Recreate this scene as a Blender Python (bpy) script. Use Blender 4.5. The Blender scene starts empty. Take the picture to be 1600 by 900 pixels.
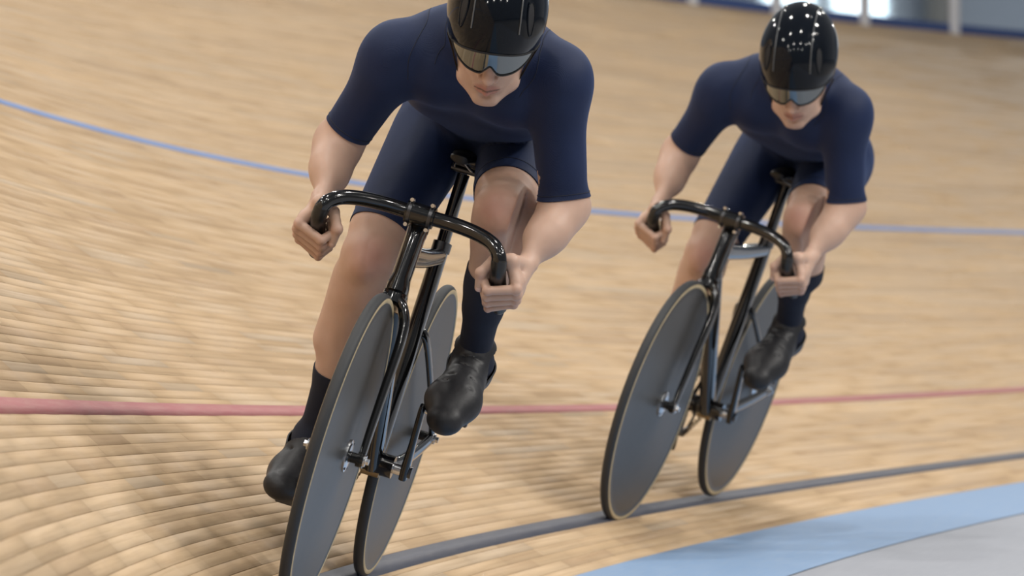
import bpy, bmesh, math, random, time
import numpy as np
from mathutils import Vector, Matrix
T0 = time.perf_counter()
C = bpy.context.scene.collection
V = np.array
# ------------------------------------------------------------------ camera, world, lamps, exposure
CAM_Z = 0.6863
cam_d = bpy.data.cameras.new('camera'); cam = bpy.data.objects.new('camera', cam_d); C.objects.link(cam)
cam.location = (0, 0, CAM_Z)
cam.rotation_euler = (math.radians(90) - math.atan(41.03 / 7985.6), 0, 0)
cam_d.sensor_width = 36; cam_d.lens = 36 * 7985.6 / 1600
cam_d.clip_end = 300
cam_d.dof.use_dof = True; cam_d.dof.focus_distance = 10.75; cam_d.dof.aperture_fstop = 6.5
bpy.context.scene.camera = cam
sc = bpy.context.scene
sc.view_settings.view_transform = 'Standard'; sc.view_settings.look = 'None'
sc.view_settings.gamma = 1; sc.view_settings.use_curve_mapping = False
sc.view_settings.exposure = 0.0
w = bpy.data.worlds.new('hall'); sc.world = w; w.use_nodes = True
w.node_tree.nodes['Background'].inputs[0].default_value = (0.92, 0.95, 1.0, 1)
w.node_tree.nodes['Background'].inputs[1].default_value = 0.22

def lamp(x, y, z, size, power, col=(1, .96, .9)):
    l = bpy.data.lights.new('hall_and_fill_lamp', 'AREA'); l.shape = 'DISK'; l.size = size; l.energy = power; l.color = col
    o = bpy.data.objects.new('hall_and_fill_lamp', l); C.objects.link(o); o.location = (x, y, z)
    return o
for iy, y in enumerate((-2, 4, 10, 16, 23, 31)):
    for ix, x in enumerate((-7.5, -2.5, 2.5, 7.5)):
        lamp(x + (iy % 2) * 1.1, y, 9.5 - .1 * ix, .5, 150 if y < 12 else 140)
for x, y in ((8, 52), (16, 55)): lamp(x, y, 9, .6, 420)  # added fill lamps that brighten the hall wall behind the fence
for x, y in ((9, 7), (10.5, 10), (9.5, 13)):                      # brighter lamps over the infield
    lamp(x, y, 8.0, .7, 330)

# ------------------------------------------------------------------ helpers
def tag(o, label=None, cat=None, group=None, kind=None):
    for k, v in (('label', label), ('category', cat), ('group', group), ('kind', kind)):
        if v: o[k] = v
    return o
def empty(name, mat=None):
    o = bpy.data.objects.new(name, None); C.objects.link(o); o.empty_display_size = .1
    if mat is not None: o.matrix_world = mat
    return o
def mesh_obj(name, verts, faces, mat=None, parent=None, smooth=True, attrs=None):
    me = bpy.data.meshes.new(name)
    verts = np.asarray(verts, dtype=np.float32)
    if isinstance(faces, np.ndarray):
        n, k = faces.shape
        me.vertices.add(len(verts)); me.vertices.foreach_set('co', verts.ravel())
        me.loops.add(n * k); me.loops.foreach_set('vertex_index', faces.astype(np.int32).ravel())
        me.polygons.add(n); me.polygons.foreach_set('loop_start', np.arange(0, n * k, k, dtype=np.int32))
        me.polygons.foreach_set('loop_total', np.full(n, k, dtype=np.int32))
        me.update(calc_edges=True)
    else:
        me.from_pydata([tuple(map(float, v)) for v in verts], [], faces)
    me.validate()
    if smooth: me.polygons.foreach_set('use_smooth', np.ones(len(me.polygons), dtype=bool))
    if attrs:
        for an, av in attrs.items():
            a = me.attributes.new(an, 'FLOAT', 'POINT'); a.data.foreach_set('value', np.asarray(av, dtype=np.float32))
    if mat: me.materials.append(mat)
    o = bpy.data.objects.new(name, me); C.objects.link(o)
    if parent: o.parent = parent
    return o
class MB:
    """collects parts of ONE mesh"""
    def __init__(s): s.v = []; s.f = []
    def add(s, v, f):
        n = len(s.v); s.v += [tuple(map(float, p)) for p in v]; s.f += [tuple(i + n for i in q) for q in f]; return s
    def loft(s, path, rad, seg=16, lat=(0, 1, 0), closed=False, caps=True, power=2.0):
        """path points, rad list of (a,b): a along lateral, b along the other axis"""
        path = [V(p, float) for p in path]; n = len(path); rings = []
        for i, p in enumerate(path):
            if closed: t = path[(i + 1) % n] - path[i - 1]
            else: t = path[min(i + 1, n - 1)] - path[max(i - 1, 0)]
            t = t / np.linalg.norm(t)
            L = V(lat, float) if not callable(lat) else V(lat(i), float)
            L = L - t * L.dot(t); L /= np.linalg.norm(L); W = np.cross(t, L)
            r = rad[i] if isinstance(rad, list) else rad
            a, b = r if hasattr(r, '__len__') else (r, r)
            ring = []
            for k in range(seg):
                th = 2 * math.pi * k / seg; c, d = math.cos(th), math.sin(th)
                c = math.copysign(abs(c) ** (2 / power), c); d = math.copysign(abs(d) ** (2 / power), d)
                ring.append(p + L * a * c + W * b * d)
            rings.append(ring)
        v = [q for r in rings for q in r]; f = []
        m = n if closed else n - 1
        for i in range(m):
            for k in range(seg):
                a_, b_ = i * seg + k, i * seg + (k + 1) % seg
                c_, d_ = ((i + 1) % n) * seg + (k + 1) % seg, ((i + 1) % n) * seg + k
                f.append((a_, b_, c_, d_))
        if caps and not closed:
            f.append(tuple(range(seg))[::-1]); f.append(tuple((n - 1) * seg + k for k in range(seg)))
        return s.add(v, f)
    def tube(s, pts, r, seg=14, lat=(0, 1, 0), closed=False, sub=6):
        """smooth round tube through control points"""
        return s.loft(catmull(pts, sub, closed), r, seg, lat, closed)
    def cyl(s, a, b, r, r2=None, seg=20):
        a, b = V(a, float), V(b, float); t = b - a
        lat = (0, 1, 0) if abs(t[1]) < .9 * np.linalg.norm(t) else (1, 0, 0)
        return s.loft([a, b], [(r, r), ((r2 or r),) * 2], seg, lat)
    def ring(s, c, n_axis, prof, seg=96):
        """lathe of closed/open profile [(radius, offset along axis y)] round axis y at c"""
        v = []; f = []; m = len(prof)
        for i in range(seg):
            th = 2 * math.pi * i / seg
            for r, o in prof: v.append((c[0] + r * math.cos(th), c[1] + o, c[2] + r * math.sin(th)))
        for i in range(seg):
            j = (i + 1) % seg
            for k in range(m - 1 if not n_axis else m):
                k2 = (k + 1) % m
                f.append((i * m + k, j * m + k, j * m + k2, i * m + k2))
        return s.add(v, f)
    def box(s, c, d, rot=None):
        c = V(c, float); v = []
        for x in (-1, 1):
            for y in (-1, 1):
                for z in (-1, 1):
                    q = V([x * d[0] / 2, y * d[1] / 2, z * d[2] / 2])
                    if rot is not None: q = rot @ q
                    v.append(c + q)
        return s.add(v, [(0, 1, 3, 2), (4, 6, 7, 5), (0, 4, 5, 1), (2, 3, 7, 6), (0, 2, 6, 4), (1, 5, 7, 3)])
    def build(s, name, mat, parent=None, smooth=True, bevel=0, sub=0, auto=True):
        o = mesh_obj(name, s.v, s.f, mat, parent, smooth)
        bm = bmesh.new(); bm.from_mesh(o.data); bmesh.ops.recalc_face_normals(bm, faces=bm.faces)
        if bevel: bmesh.ops.bevel(bm, geom=[e for e in bm.edges if e.calc_face_angle(0) > .6], offset=bevel, segments=2, affect='EDGES')
        if smooth and auto:
            for e in bm.edges: e.smooth = e.calc_face_angle(0) < .75
            for f in bm.faces: f.smooth = True
        bm.to_mesh(o.data); bm.free()
        return o
def catmull(pts, sub=6, closed=False):
    P = [V(p, float) for p in pts]; n = len(P); out = []
    rng = range(n) if closed else range(n - 1)
    for i in rng:
        if closed: p0, p1, p2, p3 = P[i - 1], P[i], P[(i + 1) % n], P[(i + 2) % n]
        else: p0, p1, p2, p3 = P[max(i - 1, 0)], P[i], P[i + 1], P[min(i + 2, n - 1)]
        for k in range(sub):
            t = k / sub
            out.append(.5 * (2 * p1 + (p2 - p0) * t + (2 * p0 - 5 * p1 + 4 * p2 - p3) * t * t + (3 * p1 - p0 - 3 * p2 + p3) * t ** 3))
    if not closed: out.append(P[-1])
    return out

# ------------------------------------------------------------------ materials
def newmat(name):
    m = bpy.data.materials.new(name); m.use_nodes = True
    return m, m.node_tree.nodes, m.node_tree.links, m.node_tree.nodes['Principled BSDF']
def setp(b, **k):
    for n, v in k.items(): b.inputs[n.replace('_', ' ')].default_value = v
def mixc(N, L, fac, a, b):
    m = N.new('ShaderNodeMix'); m.data_type = 'RGBA'
    for s, v in ((m.inputs[0], fac), (m.inputs[6], a), (m.inputs[7], b)):
        if isinstance(v, bpy.types.NodeSocket): L.new(v, s)
        else: s.default_value = v
    return m.outputs[2]
def noise(N, L, scale, vec=None, detail=3, rough=.5):
    n = N.new('ShaderNodeTexNoise'); n.inputs['Scale'].default_value = scale; n.inputs['Detail'].default_value = detail
    n.inputs['Roughness'].default_value = rough
    if vec: L.new(vec, n.inputs['Vector'])
    return n.outputs[0]
def ramp(N, L, fac, stops):
    r = N.new('ShaderNodeValToRGB'); L.new(fac, r.inputs[0])
    el = r.color_ramp.elements
    while len(el) < len(stops): el.new(.5)
    for e, (p, c) in zip(el, stops): e.position = p; e.color = c
    return r.outputs[0]
def texco(N, which='Object'): return N.new('ShaderNodeTexCoord').outputs[which]
def attr(N, name):
    a = N.new('ShaderNodeAttribute'); a.attribute_name = name; return a.outputs['Fac']
def bump(N, L, b, h, strength=.2, dist=.002):
    n = N.new('ShaderNodeBump'); n.inputs['Strength'].default_value = strength; n.inputs['Distance'].default_value = dist
    L.new(h, n.inputs['Height']); L.new(n.outputs[0], b.inputs['Normal'])
def simple(name, col, rough=.5, metal=0, coat=0, spec=.5, nscale=0, nstr=.1, var=.0):
    m, N, L, b = newmat(name); setp(b, Base_Color=(*col, 1), Roughness=rough, Metallic=metal, Coat_Weight=coat, Coat_Roughness=.03, Specular_IOR_Level=spec)
    tc = texco(N)
    nf = noise(N, L, nscale or 30, tc)
    if var: L.new(mixc(N, L, nf, (*[c * (1 - var) for c in col], 1), (*[min(1, c * (1 + var)) for c in col], 1)), b.inputs['Base Color'])
    if nscale: bump(N, L, b, nf, nstr, .001)
    return m
M = {}
M['gloss_black'] = simple('gloss_black_carbon', (.0045, .0045, .005), .12, 0, .5, .5, var=.2)
M['tape'] = simple('black_bar_rubber', (.010, .010, .010), .38, 0, .15, nscale=400, nstr=.08, var=.2)
M['tyre'] = simple('tyre_rubber', (.028, .030, .033), .62, nscale=500, nstr=.1, var=.2)
M['tan'] = simple('tan_tyre_sidewall', (.50, .39, .22), .6, var=.2)
M['disc'] = simple('satin_carbon_disc', (.052, .049, .045), .36, 0, 0, .38, var=.15)
M['steel'] = simple('polished_alloy', (.72, .73, .75), .2, 1, var=.1)
M['dark_steel'] = simple('dark_steel', (.10, .10, .105), .32, 1, var=.2)
M['brass'] = simple('bronzed_chain', (.30, .22, .12), .35, 1, var=.3)
M['saddle'] = simple('black_saddle_vinyl', (.012, .012, .012), .4, nscale=200, var=.2)
M['helmet'] = simple('black_helmet_shell', (.004, .006, .010), .08, 0, 0, .24, var=.2)
M['ridge'] = simple('grey_helmet_ridge', (.10, .105, .11), .25, var=.1)
M['strap'] = simple('black_strap_webbing', (.01, .01, .012), .7, nscale=300, var=.2)
m, N, L, b = newmat('bronze_mirror_lens'); M['lens'] = m
setp(b, Metallic=1, Roughness=.06, Base_Color=(.2, .2, .2, 1), Coat_Weight=.2)
tc = texco(N); L.new(mixc(N, L, noise(N, L, 5, tc), (.24, .215, .18, 1), (.17, .21, .24, 1)), b.inputs['Base Color'])
m, N, L, b = newmat('navy_skinsuit_fabric'); M['suit'] = m
tc = texco(N); nz = noise(N, L, 9, tc, 4)
L.new(mixc(N, L, nz, (.0045, .0115, .043, 1), (.0085, .0205, .072, 1)), b.inputs['Base Color'])
setp(b, Roughness=.62, Sheen_Weight=.2, Sheen_Roughness=.4, Specular_IOR_Level=.3)
b.inputs['Sheen Tint'].default_value = (.25, .38, .8, 1)
wv = N.new('ShaderNodeTexWave'); wv.inputs['Scale'].default_value = 260; wv.inputs['Distortion'].default_value = 3; L.new(tc, wv.inputs[0])
fold = noise(N, L, 16, tc, 2)
mth = N.new('ShaderNodeMath'); mth.operation = 'MULTIPLY_ADD'; mth.inputs[1].default_value = 9; L.new(fold, mth.inputs[0]); L.new(wv.outputs[1], mth.inputs[2])
bump(N, L, b, mth.outputs[0], .16, .0010)
M['seam'] = simple('navy_seam_thread', (.006, .011, .03), .7, var=.2)
M['sock'] = simple('navy_sock_knit', (.006, .010, .026), .8, nscale=500, nstr=.2, var=.25)
m, N, L, b = newmat('black_overshoe_leather'); M['shoe'] = m
tc = texco(N); nz = noise(N, L, 22, tc, 4); setp(b, Roughness=.46, Specular_IOR_Level=.4)
L.new(mixc(N, L, nz, (.012, .012, .014, 1), (.024, .024, .027, 1)), b.inputs['Base Color']); bump(N, L, b, nz, .35, .006)
# skin: tint attribute 1 = reddened (lips, knees, knuckles); negative = pale nail
m, N, L, b = newmat('skin'); M['skin'] = m
tc = texco(N); n1 = noise(N, L, 14, tc, 5, .6); n2 = noise(N, L, 60, tc, 3)
base = mixc(N, L, n1, (.50, .315, .235, 1), (.66, .455, .35, 1))
t_ = attr(N, 'tint'); base = mixc(N, L, t_, base, (.46, .20, .16, 1))
k_ = attr(N, 'shade_hair'); base = mixc(N, L, k_, base, (.12, .07, .045, 1))
k2 = attr(N, 'nail'); base = mixc(N, L, k2, base, (.72, .50, .42, 1))
L.new(base, b.inputs['Base Color'])
setp(b, Roughness=.46, Subsurface_Weight=.12, Subsurface_Scale=.01, Specular_IOR_Level=.45)
b.inputs['Subsurface Radius'].default_value = (1, .35, .2)
bump(N, L, b, n2, .12, .0015)

# ------------------------------------------------------------------ track geometry (fitted to the painted lines)
TK = dict(x0=-0.24581483, y0=11.79466697, psi=0.19950128, k0=0.05191297, k1=-0.00878456, k2=0.00065480,
          th0=0.58679784, th1=-0.06620177, th2=0.00345803, cc=0.09428386)
S_ = np.linspace(-12, 36, 961)
def _track():
    # past s = 24 the curvature is held so that the bend goes on evenly
    k = TK['k0'] + TK['k1'] * S_ + TK['k2'] * S_ ** 2 / 2
    k24 = TK['k0'] + TK['k1'] * 24 + TK['k2'] * 24 ** 2 / 2
    k = np.where(S_ > 24, k24, k) * np.clip((S_ + 3.4) / 1.6, 0, 1)             # the bend opens out before the camera
    ds = S_[1] - S_[0]; i0 = int(round(12 / ds))
    ps = np.concatenate([[0], np.cumsum((k[1:] + k[:-1]) / 2 * ds)]); ps = ps - ps[i0] + TK['psi']
    mid = (ps[1:] + ps[:-1]) / 2
    X = np.concatenate([[0], np.cumsum(np.sin(mid) * ds)]); Y = np.concatenate([[0], np.cumsum(np.cos(mid) * ds)])
    u = np.tanh(np.maximum(S_, -3.5) / 10) * 10
    return X - X[i0] + TK['x0'], Y - Y[i0] + TK['y0'], ps, TK['th0'] + TK['th1'] * u + TK['th2'] * u * u
TX, TY, TPS, TTH = _track()
_wg = np.linspace(-1, 8.5, 951)
_cc = TK['cc'] * np.tanh(np.maximum(_wg, 0) / 1.5)
def surf(s, w, lift=0.0):
    """vectorised point on the banked boards: s along, w up the bank from the black line"""
    s = np.asarray(s, float); w = np.asarray(w, float); s, w = np.broadcast_arrays(s, w)
    x = np.interp(s, S_, TX); y = np.interp(s, S_, TY); ps = np.interp(s, S_, TPS); th = np.interp(s, S_, TTH)
    n = 24; hw = 0; z = 0; dw = w / n
    for i in range(n):
        t = th + TK['cc'] * np.tanh((i + .5) * dw / 1.5)
        hw = hw + dw * np.cos(t); z = z + dw * np.sin(t)
    te = th + TK['cc'] * np.tanh(w / 1.5)
    nx, ny, nz = np.sin(te) * np.cos(ps), -np.sin(te) * np.sin(ps), np.cos(te)
    return np.stack([x - hw * np.cos(ps) + nx * lift, y + hw * np.sin(ps) + ny * lift, z + nz * lift], -1)
def flat(s, w):
    """level apron inside the boards: w < W_IN"""
    x = np.interp(s, S_, TX); y = np.interp(s, S_, TY); ps = np.interp(s, S_, TPS)
    e = surf(s, W_IN)
    d = np.asarray(w) - W_IN
    return np.stack([e[..., 0] - d * np.cos(ps), e[..., 1] + d * np.sin(ps), e[..., 2] + 0 * d], -1)
def grid_mesh(name, fn, ss, ws, mat, parent=None, thick=0, attrs=None):
    sg, wg = np.meshgrid(ss, ws, indexing='ij'); P = fn(sg, wg).reshape(-1, 3)
    a, b = len(ss), len(ws); idx = np.arange(a * b).reshape(a, b)
    F = np.stack([idx[:-1, :-1], idx[1:, :-1], idx[1:, 1:], idx[:-1, 1:]], -1).reshape(-1, 4)
    return mesh_obj(name, P, F, mat, parent)
W_IN, W_TOP = -.20, 7.22
# wood: each board its own tone (random per island / per object), grain along the board
def wood(name, per_island):
    m, N, L, b = newmat(name)
    if per_island: rnd = N.new('ShaderNodeNewGeometry').outputs['Random Per Island']
    else: rnd = N.new('ShaderNodeObjectInfo').outputs['Random']
    uv = N.new('ShaderNodeUVMap'); uv.uv_map = 'track'
    mp = N.new('ShaderNodeMapping'); mp.inputs['Scale'].default_value = (1.1, 60, 1); L.new(uv.outputs[0], mp.inputs[0])
    g = noise(N, L, 1.6, mp.outputs[0], 5, .6)
    mp2 = N.new('ShaderNodeMapping'); mp2.inputs['Scale'].default_value = (.35, 2.6, 1); L.new(uv.outputs[0], mp2.inputs[0])
    big = noise(N, L, 1.0, mp2.outputs[0], 3)
    tone = ramp(N, L, rnd, [(0, (.475, .335, .205, 1)), (.2, (.53, .378, .228, 1)), (.55, (.56, .402, .246, 1)), (.85, (.59, .432, .272, 1)), (1, (.50, .385, .265, 1))])
    c = mixc(N, L, .0, tone, tone)
    gr = ramp(N, L, g, [(.25, (.74, .70, .66, 1)), (.55, (1, 1, 1, 1)), (.8, (1.0, .98, .95, 1))])
    mm = N.new('ShaderNodeMix'); mm.data_type = 'RGBA'; mm.blend_type = 'MULTIPLY'; mm.inputs[0].default_value = .75
    L.new(c, mm.inputs[6]); L.new(gr, mm.inputs[7])
    bg = ramp(N, L, big, [(.3, (.80, .80, .82, 1)), (.6, (1, 1, 1, 1))])
    m2 = N.new('ShaderNodeMix'); m2.data_type = 'RGBA'; m2.blend_type = 'MULTIPLY'; m2.inputs[0].default_value = .6
    L.new(mm.outputs[2], m2.inputs[6]); L.new(bg, m2.inputs[7]); L.new(m2.outputs[2], b.inputs['Base Color'])
    setp(b, Roughness=.55, Specular_IOR_Level=.2); bump(N, L, b, g, .08, .0008)
    return m
M['plank'] = wood('pine_plank', False); M['planks'] = wood('pine_planks_far', True)
M['joint'] = simple('dark_board_joint', (.14, .095, .06), .9, var=.3)
def worn(name, col, under, amount=.25, rough=.5):
    m, N, L, b = newmat(name); uv = N.new('ShaderNodeUVMap'); uv.uv_map = 'track'
    mp = N.new('ShaderNodeMapping'); mp.inputs['Scale'].default_value = (2, 30, 1); L.new(uv.outputs[0], mp.inputs[0])
    n = noise(N, L, 3, mp.outputs[0], 6, .7)
    f = ramp(N, L, n, [(.42, (amount, amount, amount, 1)), (.72, (min(1, amount + .5),) * 3 + (1,))])
    L.new(mixc(N, L, f, (*col, 1), (*under, 1)), b.inputs['Base Color']); setp(b, Roughness=rough)
    return m
M['red'] = worn('red_line_paint', (.36, .085, .10), (.46, .25, .21), .2)
M['blue'] = worn('blue_line_paint', (.15, .25, .52), (.28, .36, .54), .12)
M['black'] = worn('black_line_paint', (.065, .07, .095), (.14, .135, .14), .10)
M['band'] = worn('sky_blue_band_paint', (.19, .32, .53), (.30, .39, .52), .15, .55)
M['grey'] = worn('grey_apron_paint', (.29, .31, .36), (.35, .37, .41), .2, .6)
M['infield'] = worn('grey_infield', (.24, .235, .23), (.30, .29, .28), .2, .6)

def uvmap(o, uvs):
    me = o.data; l = me.uv_layers.new(name='track')
    vi = np.empty(len(me.loops), dtype=np.int32); me.loops.foreach_get('vertex_index', vi)
    l.data.foreach_set('uv', np.asarray(uvs, dtype=np.float32)[vi].ravel())
floor = grid_mesh('floor', lambda s, w: surf(s, w, -.0045), np.linspace(-11.5, 33, 270), np.linspace(W_IN, W_TOP, 40), M['joint'])
tag(floor, 'banked pale pine board track rising behind both riders', 'floor', kind='structure')
# planks
PWD, GAP = .0325, .0010
rng = random.Random(4)
planks = []                                                      # (s0, s1, w0, w1, lift)
nrow = int((W_TOP - W_IN) / PWD)
for r in range(nrow):
    w0 = W_IN + r * PWD; s = -11.5 + rng.random() * .8
    while s < 32.6:
        ln = rng.uniform(.32, .75) if s < 4 else rng.uniform(.5, 1.3) if s < 9 else rng.uniform(1.0, 2.6)
        planks.append((s, min(s + ln, 32.9), w0, w0 + PWD, rng.uniform(-.00025, .00025))); s += ln
def plank_arrays(pl):
    """one bevel-topped strip: top follows the surface, sides go down to the joint"""
    out = []
    s0, s1, w0, w1, lf = pl
    n = max(1, int(math.ceil((s1 - s0) / .45)))
    ss = np.linspace(s0 + GAP, s1 - GAP, n + 1)
    a, b = w0 + GAP / 2, w1 - GAP / 2; ch = .0004
    P = []; UV = []
    for wv_, l in ((a, -.004), (a, lf - ch), (a + ch, lf), (b - ch, lf), (b, lf - ch), (b, -.004)):
        P.append((ss, np.full(n + 1, wv_), np.full(n + 1, l)))
    return P, n
S0 = np.array([p[0] for p in planks]); S1 = np.array([p[1] for p in planks]); W0 = np.array([p[2] for p in planks])
def project(P):
    q = P - V([0, 0, CAM_Z]); return 800 + 7985.6 * q[..., 0] / q[..., 1], 409 - 7985.6 * q[..., 2] / q[..., 1]
c4 = [surf(a_, b_) for a_, b_ in ((S0, W0), (S1, W0), (S1, W0 + PWD), (S0, W0 + PWD))]
px4 = [project(c) for c in c4]
cx = sum(p[0] for p in px4) / 4; cy = sum(p[1] for p in px4) / 4
area = abs(sum(px4[i][0] * px4[(i + 1) % 4][1] - px4[(i + 1) % 4][0] * px4[i][1] for i in range(4))) / 2
vis = (cx > -10) & (cx < 1610) & (cy > 0) & (cy < 910) & (c4[0][:, 1] > 4) & (S1 < 8)
hid = ((cx > 480) & (cx < 900) & (cy < 640)) | ((cx > 540) & (cx < 680) & (cy < 800))
score = np.where(vis & ~hid, area, -1)
near = set(np.argsort(-score)[:300].tolist())
def plank_geo(lst):
    SS, WW, LL, FF = [], [], [], []; off = 0
    for pl in lst:
        P, n = plank_arrays(pl)
        for s_, w_, l_ in P: SS.append(s_); WW.append(w_); LL.append(l_)
        m_ = n + 1
        for k in range(5):
            for i in range(n): FF.append((off + k * m_ + i, off + k * m_ + i + 1, off + (k + 1) * m_ + i + 1, off + (k + 1) * m_ + i))
        for i in (0, n):
            FF.append((off + 0 * m_ + i, off + 1 * m_ + i, off + 4 * m_ + i, off + 5 * m_ + i))
            FF.append((off + 1 * m_ + i, off + 2 * m_ + i, off + 3 * m_ + i, off + 4 * m_ + i))
        off += 6 * m_
    s_, w_, l_ = np.concatenate(SS), np.concatenate(WW), np.concatenate(LL)
    return surf(s_, w_, l_), np.array(FF), np.stack([s_, w_], 1)
P_, F_, UV_ = plank_geo([p for i, p in enumerate(planks) if i not in near])
o = mesh_obj('plank_field', P_, F_, M['planks'], floor, smooth=False); uvmap(o, UV_); o['kind'] = 'stuff'
for i in sorted(near):
    P_, F_, UV_ = plank_geo([planks[i]]); org = P_.mean(0)
    o = mesh_obj('plank', P_ - org, F_, M['plank'], floor, smooth=False); uvmap(o, UV_); o.location = org
# painted lines: thin paint films
def line(w0, w1, mat, label, s0=-11.4, s1=32.5):
    ss = np.linspace(s0, s1, 340); ws = np.array([w0, w0, w1, w1]); sg, wg = np.meshgrid(ss, ws, indexing='ij')
    lf = np.array([-.002, .0014, .0014, -.002])[None, :] + 0 * sg
    P = surf(sg, wg, lf).reshape(-1, 3); idx = np.arange(len(P)).reshape(len(ss), 4)
    F = np.stack([idx[:-1, :-1], idx[1:, :-1], idx[1:, 1:], idx[:-1, 1:]], -1).reshape(-1, 4)
    o = mesh_obj('painted_line', P, F, mat, floor, smooth=False); uvmap(o, np.stack([sg.ravel(), wg.ravel()], 1)); o['label'] = label
line(-.026, .026, M['black'], 'black painted line'); line(.577, .623, M['red'], 'worn red painted line'); line(2.57, 2.63, M['blue'], 'blue painted line')
# apron: blue band, grey band
def apron(name, w0, w1, mat, label, fn):
    ss = np.linspace(-11.5, 33, 270); ws = np.linspace(w0, w1, 6); sg, wg = np.meshgrid(ss, ws, indexing='ij')
    o = grid_mesh(name, fn, ss, ws, mat); uvmap(o, np.stack([sg.ravel(), wg.ravel()], 1)); tag(o, label, 'floor', kind='structure'); return o
apron('trim_1', W_IN, -.72, M['band'], 'sky blue band along the inner foot of the boards', lambda s, w: flat(s, w))
apron('trim_2', -.72, -3.2, M['grey'], 'grey apron inside the sky blue band', lambda s, w: flat(s, w) - V([0, 0, .002]))
mb = MB(); mb.box((6, 12, -.60), (60, 80, .1)); inf = mb.build('floor_infield', M['infield'], smooth=False); inf.name = 'floor.001'; tag(inf, 'grey infield floor below the apron', 'floor', kind='structure')
zi = float(flat(np.array([0.]), np.array([-1.]))[0, 2])
inf.location.z = -.175 + .55
print('track', round(time.perf_counter() - T0, 1))
# ------------------------------------------------------------------ track edge fence and hall behind
def simple_e(name, col, st):
    m, N, L, b = newmat(name); setp(b, Base_Color=(*col, 1), Roughness=.3, Emission_Color=(*col, 1), Emission_Strength=st); return m
M['rail_blue'] = simple('blue_kick_rail', (.035, .09, .30), .5, var=.15); M['post'] = simple('white_fence_post', (.85, .86, .9), .5, var=.05)
M['perspex'] = m = newmat('clear_fence_panel')[0]; b = m.node_tree.nodes['Principled BSDF']; setp(b, Base_Color=(.86, .92, .95, 1), Roughness=.05, Transmission_Weight=1, IOR=1.1)
M['hall'] = simple('pale_hall_wall', (.46, .52, .62), .8, var=.08); M['column'] = simple('grey_column', (.27, .26, .24), .8, var=.1); M['window'] = simple_e('daylit_window', (.80, .92, 1), 2.5)
M['wframe'] = simple('white_window_frame', (.6, .64, .68), .6, var=.05)
fence = empty('safety_fence', Matrix.Translation(Vector(surf(25., W_TOP)))); tag(fence, 'blue based fence with white posts along the top of the boards', 'fence')
fo = V(surf(25., W_TOP))
def fs(s, up, back=0.): 
    p = surf(s, W_TOP - back * .0); ps = np.interp(s, S_, TPS)
    return p + V([-math.cos(ps) * back, math.sin(ps) * back, up]) - fo
fss = np.linspace(15, 32.5, 60)
mb = MB(); mb.loft([fs(s, .02, .03) for s in fss], (.055, .012), 4, lat=(0, 0, 1), power=2); 
mb = MB(); mb.loft([fs(s, .022, .03) for s in fss], (.050, .014), 8, lat=(0, 0, 1), power=8); mb.build('kick_rail', M['rail_blue'], fence)
mb = MB(); mb.loft([fs(s, 1.10, .03) for s in fss], (.03, .03), 10, lat=(0, 0, 1)); mb.build('top_rail', M['post'], fence)
for i in range(13):
    s = 23.9 + (i - 6) * 1.45
    mb = MB(); p = fs(s, -.045, -.02); mb.loft([p, p + V([0, 0, 1.16])], (.045, .03), 8, lat=tuple(unit_ := fs(s + .1, 0) - fs(s, 0)), power=6); mb.build('post', M['post'], fence)
    if i < 12:
        a, b_ = fs(s + .06, .07, .03), fs(s + 1.39, .07, .03); n = np.cross(b_ - a, (0, 0, 1)); n = n / np.linalg.norm(n) * .004; u = V([0, 0, 1.0])
        mb = MB(); mb.add([a, b_, b_ + u, a + u, a + n, b_ + n, b_ + n + u, a + n + u], [(0, 1, 2, 3), (7, 6, 5, 4), (0, 4, 5, 1), (1, 5, 6, 2), (2, 6, 7, 3), (3, 7, 4, 0)]); mb.build('clear_panel', M['perspex'], fence, smooth=False)
mb = MB(); mb.box((8, 62, 4.5), (60, .3, 13)); o = mb.build('wall_back', M['hall'], smooth=False); tag(o, 'pale blue grey hall wall behind the fence', 'wall', kind='structure')
mb = MB(); mb.box((5.12, 61.6, 4.5), (.26, .5, 13)); o2 = mb.build('column', M['column'], smooth=False, bevel=.02); o2.parent = o
n = 0
for x0, x1 in ((.2, 1.1), (1.4, 2.35), (3.0, 3.68), (3.84, 4.56), (9.5, 11.5)):
    n += 1; zc, zh = 5.0, 3.2; xc = (x0 + x1) / 2
    mb = MB()
    for c, d in (((xc, 61.8, zc - zh / 2), (x1 - x0 + .1, .12, .08)), ((xc, 61.8, zc + zh / 2), (x1 - x0 + .1, .12, .08)), ((x0, 61.8, zc), (.06, .12, zh)), ((x1, 61.8, zc), (.06, .12, zh))): mb.box(c, d)
    o = mb.build('window_%d' % n, M['wframe'], smooth=False); tag(o, 'daylit hall window', 'window', kind='structure')
    mb = MB(); mb.box((xc, 61.83, zc), (x1 - x0, .02, zh)); mb.build('pane', M['window'], o, smooth=False)

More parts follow.
